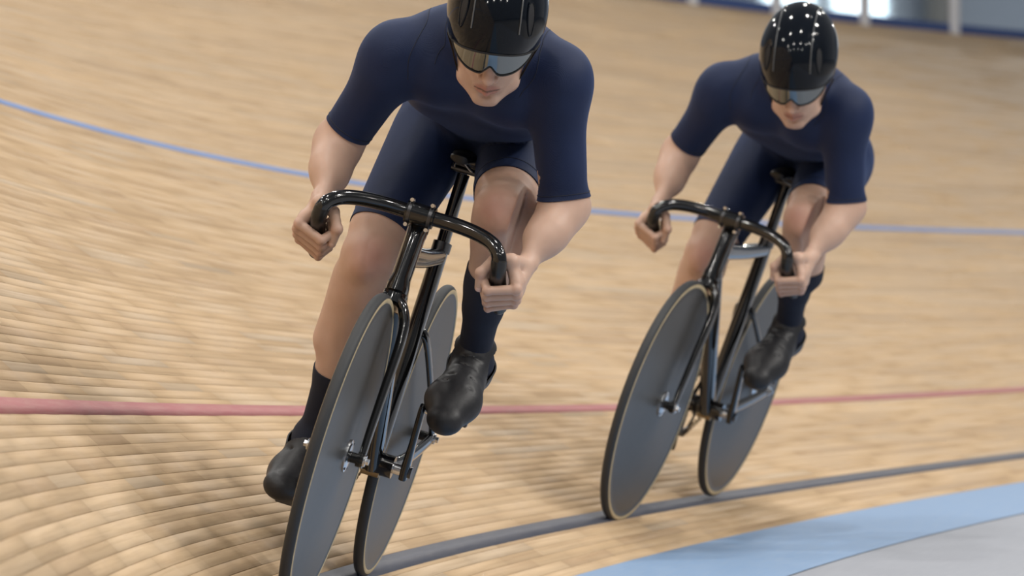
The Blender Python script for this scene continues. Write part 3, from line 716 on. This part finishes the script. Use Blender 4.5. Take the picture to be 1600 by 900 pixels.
def add_head(fd, J):
    H, R = head_frame(J); q = lambda x, y, z: H + R @ V([x, y, z], float)
    E = lambda c, r, k=.015, mode='u': fd.ell(q(*c), r, R, k, mode)
    E((-.012, 0, .035), (.094, .074, .086)); E((.030, 0, -.030), (.062, .060, .074), .02)
    E((.050, 0, -.062), (.044, .044, .045), .02)
    for s in (1, -1):
        fd.cap(q(.0, s * .058, -.045), q(.040, s * .046, -.090), .016, .014, .02)            # jaw
        fd.cap(q(.040, s * .046, -.090), q(.078, s * .015, -.112), .014, .013, .02)
        fd.cap(q(.040, s * .055, -.012), q(.080, s * .034, -.020), .014, .012, .018)          # cheek bone
        fd.cap(q(.082, s * .034, .022), q(.090, s * .012, .024), .010, .010, .012)            # brow
    E((.081, 0, -.109), (.016, .020, .015), .012)                                             # chin
    E((.068, 0, -.076), (.030, .032, .026), .012)                                             # muzzle
    for s in (1, -1): E((.091, s * .030, .005), (.012, .015, .010), .008, 's')
    for s in (1, -1): E((.079, s * .030, .004), (.012, .013, .012), .003)                     # eyes
    fd.cap(q(.086, 0, .020), q(.110, 0, -.031), .0115, .0115, .012)
    for s in (1, -1): fd.cap(q(.088, s * .010, -.004), q(.092, s * .016, -.038), .010, .009, .010)                           # nose bridge
    E((.1165, 0, -.0375), (.0125, .0120, .0105), .005)
    for s in (1, -1): E((.104, s * .0140, -.042), (.011, .0075, .0080), .003)
    fd.cap(q(.098, 0, -.052), q(.098, 0, -.062), .0030, .004, .006)
    for s in (1, -1):
        fd.cap(q(.1000, 0, -.0695), q(.087, s * .027, -.0740), .0054, .0026, .0035)            # upper lip
        fd.cap(q(.0985, 0, -.0825), q(.086, s * .025, -.0790), .0068, .0028, .004)            # lower lip
    for s in (1, -1): fd.cap(q(.107, 0, -.0758), q(.088, s * .029, -.0770), .0026, .0014, .002, mode='s')
    E((.095, 0, -.0940), (.007, .014, .005), .007, 's')
    for s in (1, -1):                                                                         # ears
        E((-.008, s * .074, -.010), (.018, .009, .030), .006); E((-.004, s * .082, -.010), (.009, .006, .018), .004, 's')
def assemble(box, h, J, parts):
    A = Field(*box, h)
    if 'torso' in parts: add_torso(A, J)
    for sd in 'LR':
        if 'arm' + sd in parts: add_arm(A, J, sd)
    for sd in 'LR':
        if 'hand' + sd in parts: add_hand(A, J, sd)
    if 'head' in parts: add_head(A, J)
    if 'legs' in parts:
        B = Field(*box, h); add_leg(B, J, 'L'); C_ = Field(*box, h); add_leg(C_, J, 'R')
        xx = A.ax[0][:, None, None]
        def sm(F1, F2, k):
            hh = np.maximum(k - np.abs(F1 - F2), 0) / k; return np.minimum(F1, F2) - hh * hh * k * .25
        k = np.clip(.05 * (.44 - xx) / .20, .002, .05).astype(np.float32)
        F = sm(B.F, C_.F, np.clip(k * .5, .002, .025)); A.F = sm(A.F, F, k)
    return A
def bisect(P, Q, planes):
    """planes: list of (point, normal, test(centres)->mask): cut there and drop what lies beyond"""
    me = bpy.data.meshes.new('tmp'); o = mesh_obj('tmp', P, Q); bm = bmesh.new(); bm.from_mesh(o.data)
    bpy.data.objects.remove(o)
    for p, n, test in planes:
        p = V(p, float); n = unit(n)
        co = np.array([v.co[:] for v in bm.verts]); m = test(co)
        d = (co - p) @ n; sel = m & (np.abs(d) < .02)
        bm.verts.ensure_lookup_table()
        vs = {bm.verts[i] for i in np.nonzero(m)[0]}
        fs = [f for f in bm.faces if all(v in vs for v in f.verts)]
        es = {e for f in fs for e in f.edges}; vv = {v for f in fs for v in f.verts}
        bmesh.ops.bisect_plane(bm, geom=list(vv) + list(es) + fs, plane_co=p.tolist(), plane_no=n.tolist(), dist=1e-5)
        co = np.array([v.co[:] for v in bm.verts]); bad = test(co) & (((co - p) @ n) > 1e-5)
        bm.verts.ensure_lookup_table()
        bmesh.ops.delete(bm, geom=[bm.verts[i] for i in np.nonzero(bad)[0]], context='VERTS')
    # keep the largest island only
    bm.verts.ensure_lookup_table(); bm.verts.index_update(); seen = set(); best = []
    for v in bm.verts:
        if v.index in seen: continue
        st = [v]; seen.add(v.index); comp = []
        while st:
            a = st.pop(); comp.append(a)
            for e in a.link_edges:
                b_ = e.other_vert(a)
                if b_.index not in seen: seen.add(b_.index); st.append(b_)
        if len(comp) > len(best): best = comp
    keep = set(best); bmesh.ops.delete(bm, geom=[v for v in bm.verts if v not in keep], context='VERTS')
    return bm
def bm_obj(bm, name, mat, parent, off, rim=0.0):
    if rim:                                                           # turn the hem inwards so that the cloth has a thickness
        be = [e for e in bm.edges if e.is_boundary]
        bm.normal_update(); nrm = {v: v.normal.copy() for e in be for v in e.verts}
        r = bmesh.ops.extrude_edge_only(bm, edges=be); nv = [g for g in r['geom'] if isinstance(g, bmesh.types.BMVert)]
        src = {tuple(round(c, 6) for c in v.co): n for v, n in nrm.items()}
        for v in nv:
            n = src.get(tuple(round(c, 6) for c in v.co))
            if n: v.co -= n * rim
        for e in be: e.smooth = False
    for v in bm.verts: v.co -= Vector(off)
    for f in bm.faces: f.smooth = True
    me = bpy.data.meshes.new(name); bm.to_mesh(me); bm.free(); me.materials.append(mat)
    o = bpy.data.objects.new(name, me); C.objects.link(o); o.parent = parent; return o

def make_rider(J, mw, label, off):
    root = empty('person', mw @ Matrix.Translation(off)); tag(root, label, 'person', 'track cyclists riding the bend')
    off = V(off)
    H, Rh = head_frame(J); hq = lambda x, y, z: H + Rh @ V([x, y, z], float)
    BOX = ((-.06, -.36, .06), (1.0, .38, 1.40))
    cutw = {sd: lerp(J['el' + sd], J['wr' + sd], -.12) for sd in 'LR'}   # joint under the sleeve
    VP, VQ, T, HR, NL = [], [], [], [], []
    def push(P, Q):
        n = sum(len(p) for p in VP); VP.append(P); VQ.append(Q + n)
        t = np.zeros(len(P)); hr = np.zeros(len(P)); nl = np.zeros(len(P))
        g = lambda c, r: np.clip(1.3 - np.linalg.norm(P - V(c), axis=1) / r, 0, 1)
        for sd in 'LR':
            kn, an = V(J['knee' + sd]), V(J['ank' + sd]); s = 1 if sd == 'L' else -1
            t = np.maximum(t, .55 * g(kn + V([.05, -s * .01, .0]), .05)); t = np.maximum(t, .35 * g(lerp(kn, an, .15), .05))
            t = np.maximum(t, .3 * g(J['el' + sd], .045))
            fing, th, q = hand_pts(J, sd)
            for f in fing: t = np.maximum(t, .4 * g(f[1], .010)); t = np.maximum(t, .3 * g(f[0], .012))
            t = np.maximum(t, .5 * g(th[2], .012))
            c, A, O, N = hand_frame(J, sd); tip = th[3] + N * .007
            d = P - tip; nl = np.maximum(nl, ((np.abs(d @ A) < .0075) & (np.abs(d @ O) < .0055) & (d @ N > -.002) & (np.linalg.norm(d, axis=1) < .012)).astype(float))
        L = (P - H) @ Rh
        lip = np.clip(1.25 - np.sqrt(((L[:, 0] - .098) / .016) ** 2 + (L[:, 1] / .028) ** 2 + ((L[:, 2] + .0762) / .0125) ** 2), 0, 1) * 1.9
        t = np.maximum(t, np.clip(lip, 0, .9)); t = np.maximum(t, .35 * np.clip(1.3 - np.linalg.norm(L - V([.112, 0, -.036]), axis=1) / .018, 0, 1))
        slit = (np.abs(L[:, 2] + .0762) < .0020) & (np.abs(L[:, 1]) < .026) & (L[:, 0] > .085)
        hr = np.where(slit, .8, hr)  # shade in the gap between the lips, painted with the hair tint
        inf = (np.linalg.norm(L, axis=1) < .2)
        stub = np.clip(1.2 - np.linalg.norm(L - V([.075, 0, -.085]), axis=1) / .05, 0, 1) * .26
        hr = np.where(inf, np.maximum(hr, stub), hr)
        hairz = (L[:, 2] > .055) & inf; hr = np.where(hairz, 1., hr)
        T.append(t); HR.append(hr); NL.append(nl)
    # trunk, upper arms and legs
    A = assemble(BOX, .0045, J, ('torso', 'armL', 'armR', 'legs'))
    full = A.F.copy()
    for sd in 'LR':
        el, wr = V(J['el' + sd]), V(J['wr' + sd]); n = unit(wr - el)
        p = lerp(el, wr, -.12)
        xx = (A.ax[0][:, None, None] - p[0]) * n[0] + (A.ax[1][None, :, None] - p[1]) * n[1] + (A.ax[2][None, None, :] - p[2]) * n[2]
        c = lerp(el, wr, .5); R_ = np.linalg.norm(wr - el) * .5 + .09
        near_ = (A.ax[0][:, None, None] - c[0]) ** 2 + (A.ax[1][None, :, None] - c[1]) ** 2 + (A.ax[2][None, None, :] - c[2]) ** 2
        # drop the forearm: only where the arm itself is the nearest thing
        lat = (A.ax[1][None, :, None] * (1 if sd == 'L' else -1)) > .168
        m = (near_ < R_ ** 2) & (xx > -.01) & lat & (A.ax[0][:, None, None] > el[0] - .09)
        A.F = np.where(m, np.maximum(A.F, xx.astype(np.float32)), A.F)
    push(*surface_nets(A, 0, 2)); A.F = full
    for sd in 'LR':
        pts = [V(J['el' + sd]), V(J['wr' + sd]), V(J['hand' + sd])]; lo = np.min(pts, 0) - .085; hi = np.max(pts, 0) + .085
        B = assemble((lo, hi), .0018, J, ('arm' + sd, 'hand' + sd))
        el, wr = pts[0], pts[1]; n = unit(wr - el); B.clip(lerp(el, wr, -.20), -n)
        push(*surface_nets(B, 0, 1, .4))
    B = assemble((H - .16, H + .17), .0022, J, ('torso', 'head')); B.clip(hq(-.05, 0, -.09), Rh @ V([-.45, 0, -1.])); push(*surface_nets(B, 0, 1, .4))
    P = np.concatenate(VP) - off
    body = mesh_obj('body', P, np.concatenate(VQ), M['skin'], root, attrs={'tint': np.concatenate(T), 'shade_hair': np.concatenate(HR), 'nail': np.concatenate(NL)})
    # skinsuit: the same body 2.6 mm larger, cut at the hems
    P, Q = surface_nets(A, .0026, 3)
    planes = []
    def near_seg(a, b, r, extra=None):
        a, b = V(a), V(b)
        def t(co):
            ab = b - a; tt = np.clip(((co - a) @ ab) / (ab @ ab), 0, 1); m = np.linalg.norm(co - a - tt[:, None] * ab, axis=1) < r
            return m & extra(co) if extra else m
        return t
    for sd in 'LR':
        s = 1 if sd == 'L' else -1; el, wr, sh = V(J['el' + sd]), V(J['wr' + sd]), V(J['sh' + sd])
        p = lerp(sh, el, J['sleeve' + sd][0]); n = unit(unit(el - sh) + V(J['sleeve' + sd][1]))
        planes.append((p, n, (lambda s, el, wr, p: near_seg(p, el, .085, lambda co: (co[:, 1] * s > .16)))(s, el, wr, p)))
        planes.append((p, n, (lambda s, el, wr: near_seg(el, wr, .075, lambda co: (co[:, 1] * s > .165)))(s, el, wr)))
        h, kn, an = V(J['hip' + sd]), V(J['knee' + sd]), V(J['ank' + sd])
        p = lerp(h, kn, J['short' + sd][0]); n = unit(unit(kn - h) + V(J['short' + sd][1]))
        planes.append((p, n, (lambda s, p, kn, an: lambda co: (near_seg(p, kn, .125)(co) | near_seg(kn, an, .09)(co) | near_seg(an, V(J['toe' + ('L' if s > 0 else 'R')]), .10)(co)) & ~((co[:, 1] * s > .2) & (co[:, 2] > .85)) & (co[:, 1] * s > .02))(s, p, kn, an)))
    bm = bisect(P, Q, planes)
    suit = bm_obj(bm, 'skinsuit', M['suit'], root, off, .0022); suit['label'] = 'navy blue short-sleeved skinsuit'
    # socks
    for sd in 'LR':
        kn, an, toe = V(J['knee' + sd]), V(J['ank' + sd]), V(J['toe' + sd])
        B = Field(np.min([kn, an], 0) - .11, np.max([kn, an], 0) + .1, .0036); add_leg(B, J, sd)
        P, Q = surface_nets(B, .0026, 2); a = lerp(kn, an, J['sock' + sd]); n = unit(kn - an) + V(J.get('sockn' + sd, (0, 0, 0)))
        lowp = an + unit(kn - an) * -.016
        bm = bisect(P, Q, [(a, n, lambda co: np.ones(len(co), bool)), (lowp, an - kn, lambda co: np.ones(len(co), bool))])
        bm_obj(bm, 'sock', M['sock'], root, off, .002)
        # overshoe
        ball, heel = V(J['ball' + sd]), V(J['heel' + sd]); s = 1 if sd == 'L' else -1
        B = Field(np.min([an, toe, heel], 0) - .1, np.max([an, toe, heel], 0) + .1, .0032)
        f = unit(toe - heel); lat = V([0, 1., 0]); up = unit(np.cross(f, lat)); up = up if up[2] > 0 else -up
        top = an - unit(kn - an) * .010
        B.cap(an + unit(kn - an) * .03, an, .040, .046, .02); B.cap(an, heel + up * .012, .046, .038, .03)
        B.cap(an + up * .004 + f * .008, lerp(an, ball, .75) + up * .006, .038, .048, .03)
        B.cap(an + unit(kn - an) * .03 - f * .014, heel + up * .014 - f * .002, .036, .036, .025)
        B.cap(heel + up * .004, ball + up * .004, .032, .043, .03, flat=(up, 1.25))
        B.cap(ball + up * .006, toe + up * .004, .052, .040, .03, flat=(up, 1.25))
        B.ell(ball + V([0, -s * .006, 0]) + up * .004, (.054, .056, .036), np.stack([f, lat, up], 1), .02)
        for i in range(4):                                              # creases over the instep
            c = lerp(an, ball, .35 + .22 * i) + up * .047; B.cap(c - lat * .03 + f * .006 * (-1) ** i, c + lat * .03, .0015, .001, .008, mode='s')
        P, Q = surface_nets(B, 0, 2)
        bm = bisect(P, Q, [(top, kn - an, lambda co, top=top: np.linalg.norm(co - top, axis=1) < .068)])
        o = bm_obj(bm, 'overshoe', M['shoe'], root, off, .003)
        mb = MB(); R3 = np.stack([f, lat, up], 1); cl = ball - up * .034
        mb.box(cl - off, (.060, .048, .010), R3); mb.box(cl - off + f * .02 - up * .004, (.03, .034, .012), R3); mb.build('cleat', M['dark_steel'], root, bevel=.002)
    add_helmet(J, root, off, H, Rh, hq)
    add_seams(J, suit, root, off)
    return root
def add_helmet(J, root, off, H, Rh, hq):
    # shell: superellipsoid dome whose rim dips at the temples, two raised creases
    def shell(dr, rim_in=0):
        nu, nv = 96, 40; P = []
        for i in range(nu):
            az = 2 * math.pi * i / nu; ca, sa = math.cos(az), math.sin(az)
            front = max(0, ca); back = max(0, -ca)
            z0 = -.052 + .047 * front ** 1.6 + (.020 * back ** 2) - rim_in      # rim height below the centre
            th0 = math.asin(max(-.95, min(.95, (z0) / .125)))
            for j in range(nv + 1):
                th = th0 + (math.pi / 2 - th0) * j / nv
                ct, st = math.cos(th), math.sin(th)
                x = (.150 if ca > 0 else .160) * ca * ct; y = (.1035 + dr) * sa * ct; z = .125 * st
                rr = 1 + dr / .12
                cr = .0012 * math.exp(-((abs(y) - (.040 + .018 * max(0, x) / .13)) / .0032) ** 2) * (1 if z > .02 else max(0, z / .02)) if dr >= 0 else 0
                vt = .006 * math.exp(-((abs(y) - .070) / .008) ** 2 - ((x - .075) / .020) ** 2) if dr >= 0 else 0
                n = V([x / .02, y / .011, z / .015]); n = n / np.linalg.norm(n)
                P.append(V([x, y, z]) * rr + n * (cr - vt) + V([-.018, 0, .045]))
        return P, nu, nv
    Po, nu, nv = shell(0); Pi, _, _ = shell(-.007)
    F = []; m = nv + 1; n0 = nu * m
    for i in range(nu):
        j = (i + 1) % nu
        for k in range(nv):
            F.append((i * m + k, j * m + k, j * m + k + 1, i * m + k + 1)); F.append((n0 + j * m + k, n0 + i * m + k, n0 + i * m + k + 1, n0 + j * m + k + 1))
        F.append((i * m, n0 + i * m, n0 + j * m, j * m))
    P = np.array([H + Rh @ p for p in Po + Pi]) - off
    mb = MB(); mb.add(P, F); h = mb.build('helmet', M['helmet'], root, auto=False); h['label'] = 'glossy black aero helmet'
    # raised ridges, vents and rim bead
    bvh_p = Po
    def on_shell(x, y, lift=0.):
        az = math.atan2(y / .1035, x / (.150 if x > 0 else .160)); ct = min(.999, math.hypot(x / (.150 if x > 0 else .160), y / .1035)); z = .125 * math.sqrt(1 - ct * ct)
        n = V([x / .022, y / .011, z / .0156]); n = n / np.linalg.norm(n)
        return H + Rh @ (V([x, y, z]) + n * lift + V([-.018, 0, .045])) - off, Rh @ n
    for s in (1, -1):
        mb = MB(); mb.loft([on_shell(x, s * (.046 + .10 * max(0, x) ** 1.6 * .55), .0012)[0] for x in np.linspace(.126, -.135, 40)], (.0016, .0016), 8, lat=tuple(Rh @ V([0, 1., 0]))); mb.build('helmet_ridge', M['ridge'], h)
        c = [(.088 + .020 * math.cos(t), s * (.068 + .0075 * math.sin(t))) for t in np.linspace(0, 2 * math.pi, 17)[:-1]]
        mb = MB(); mb.tube([on_shell(x, y, .0004)[0] for x, y in c], .0016, 8, closed=True, sub=3); mb.build('vent_rim', M['helmet'], h)
        mb = MB(); vc = on_shell(.088, s * .068, .0012)[0]; mb.add([vc] + [on_shell(x, y, .0006)[0] for x, y in c], [(0, i + 1, (i + 1) % 16 + 1) for i in range(16)]); mb.build('vent', M['strap'], h)
    mb = MB(); mb.tube([H + Rh @ Po[i * m] - off for i in range(0, nu, 2)], .0022, 8, closed=True, sub=2); mb.build('helmet_rim', M['strap'], h)
    # visor lens
    def arc(a, z, r=0): return V([.128 - .052 * (1 - math.cos(a)) - .050 * abs(math.sin(a)) ** 2.2 + r - .14 * max(0, .02 - z) * .35, .0895 * math.sin(a) / math.sin(1.25), z])
    na, nz = 56, 10; outer, inner = [], []
    for i in range(na + 1):
        a = -1.25 + 2.5 * i / na; y = abs(a) / 1.25
        top = .052 - .020 * y ** 2
        nose = math.exp(-(a / .13) ** 2); bot = -.018 + .022 * nose + .046 * max(0, y - .34) ** 2.0 / .66 ** 2.0
        for k in range(nz + 1):
            z = bot + (top - bot) * k / nz; outer.append(arc(a, z)); inner.append(arc(a, z, -.0025))
    mm = nz + 1; n0 = len(outer); F = []
    for i in range(na):
        for k in range(nz):
            F.append((i * mm + k, (i + 1) * mm + k, (i + 1) * mm + k + 1, i * mm + k + 1)); F.append((n0 + (i + 1) * mm + k, n0 + i * mm + k, n0 + i * mm + k + 1, n0 + (i + 1) * mm + k + 1))
        F.append((i * mm, n0 + i * mm, n0 + (i + 1) * mm, (i + 1) * mm)); F.append((i * mm + nz, (i + 1) * mm + nz, n0 + (i + 1) * mm + nz, n0 + i * mm + nz))
    mb = MB(); mb.add([H + Rh @ p - off for p in outer + inner], F); vis = mb.build('visor', M['lens'], root, auto=False); vis['label'] = 'bronze mirrored sports glasses'
    mb = MB(); mb.tube([H + Rh @ (outer[i * mm]) - off for i in range(0, na + 1, 2)], .0016, 8, sub=3); mb.build('visor_frame', M['strap'], vis)
    for s in (1, -1):                                                  # straps: temple to under the chin
        mb = MB(); pts = [(-.005, s * .094, -.02), (.016, s * .080, -.045), (.034, s * .066, -.075), (.046, s * .048, -.100), (.048, s * .022, -.122), (.046, 0, -.128)]
        mb.loft(catmull([hq(*p) - off for p in pts], 5), (.007, .0012), 8, lat=tuple(Rh @ V([1., 0, 0]))); mb.build('chin_strap', M['strap'], root)
def add_seams(J, suit, root, off):
    from mathutils.bvhtree import BVHTree
    me = suit.data; bvh = BVHTree.FromPolygons([v.co[:] for v in me.vertices], [p.vertices[:] for p in me.polygons])
    def seam(pts):
        out = []
        for p in catmull(pts, 8):
            r = bvh.find_nearest(Vector(p - off))
            if r[0] is not None: out.append(V(r[0] + r[1] * .0002))
        mb = MB(); mb.loft(out, (.0011, .0009), 6, lat=(.3, .5, .8)); mb.build('seam', M['seam'], suit)
    for sd in 'LR':
        s = 1 if sd == 'L' else -1; sh, el = V(J['sh' + sd]), V(J['el' + sd]); mid = (V(J['shL']) + V(J['shR'])) / 2
        a = unit(el - sh); inn = unit(mid - sh); fw = V([1., 0, 0])
        c = sh + inn * .035
        seam([c + V([-.03, 0, .10]), c + V([.04, 0, .08]), c + V([.085, 0, .0]) , c + V([.07, s * -.01, -.06])])
        seam([c + V([.02, -s * .05, .11]), c + V([.07, -s * .045, .06]), c + V([.09, -s * .05, .0])])
        for q_ in (J['sleeve' + sd][0] - .04,):
            p = lerp(sh, el, q_); n = unit(unit(el - sh) + V(J['sleeve' + sd][1])); e1 = unit(np.cross(n, (1, 0, 0))); e2 = np.cross(n, e1)
            seam([p + (e1 * math.cos(t) + e2 * math.sin(t)) * .06 for t in np.linspace(0, 2 * math.pi, 13)])
        h, kn = V(J['hip' + sd]), V(J['knee' + sd]); p = lerp(h, kn, J['short' + sd][0] - .085); n = unit(unit(kn - h) + V(J['short' + sd][1])); e1 = unit(np.cross(n, (1, 0, 0))); e2 = np.cross(n, e1)
        seam([p + (e1 * math.cos(t) + e2 * math.sin(t)) * .085 for t in np.linspace(0, 2 * math.pi, 13)])
J1 = dict(hipL=(.20, .085, 1.02), hipR=(.20, -.085, 1.02), kneeL=(.60, .138, .885), kneeR=(.445, -.125, .705), ankL=(.33, .136, .548), ankR=(.245, -.158, .283),
          ballL=(.463, .139, .458), ballR=(.3025, -.168, .190), toeL=(.512, .137, .424), toeR=(.366, -.178, .172), heelL=(.295, .136, .512), heelR=(.180, -.156, .244),
          shL=(.65, .166, 1.190), shR=(.66, -.153, 1.136), elL=(.62, .262, .930), elR=(.59, -.235, .920), wrL=(.735, .232, .797), wrR=(.735, -.212, .805),
          handL=(.785, .202, .742), handR=(.785, -.196, .742), gripAL=(.835, .193, .79), gripBL=(.70, .200, .70), gripAR=(.835, -.193, .79), gripBR=(.70, -.200, .70),
          chin=(.82, .066, 1.094), head_rot=(math.radians(35), math.radians(14), math.radians(-10.5)), sleeveL=(.93, (0, 0, -.0)), sleeveR=(.84, (0, 0, -.1)),
          shortL=(.80, (0, 0, 0)), shortR=(.84, (0, .0, 0)), sockL=.40, sockR=.62)
J2 = dict(J1); J2.update(shL=(.65, .166, 1.200), shR=(.66, -.153, 1.152), elL=(.62, .248, .95), elR=(.59, -.240, .94), wrL=(.735, .222, .803), wrR=(.735, -.214, .810),
          chin=(.82, .092, 1.128), head_rot=(math.radians(35), math.radians(17), math.radians(-17)), kneeL=(.60, .150, .885), kneeR=(.445, -.120, .690))
bike1 = make_bike(W1, 'glossy black track bicycle under the nearer rider, its front wheel in the foreground')
def copy_tree(o, parent=None):
    c = o.copy(); C.objects.link(c)
    if parent: c.parent = parent
    for ch in list(o.children): copy_tree(ch, c)
    return c
bike2 = copy_tree(bike1); bike2.matrix_world = W2; bike2['label'] = 'glossy black track bicycle under the rider behind, right of the nearer one'
print('bikes', round(time.perf_counter() - T0, 1))
RL = 'track cyclist in navy skinsuit and glossy black helmet, crouched over the drops, '
make_rider(J1, W1, RL + 'nearest the camera', (.25, 0, .95)); print('rider 1', round(time.perf_counter() - T0, 1))
make_rider(J2, W2, RL + 'behind at right', (.25, 0, .95)); print('rider 2', round(time.perf_counter() - T0, 1))
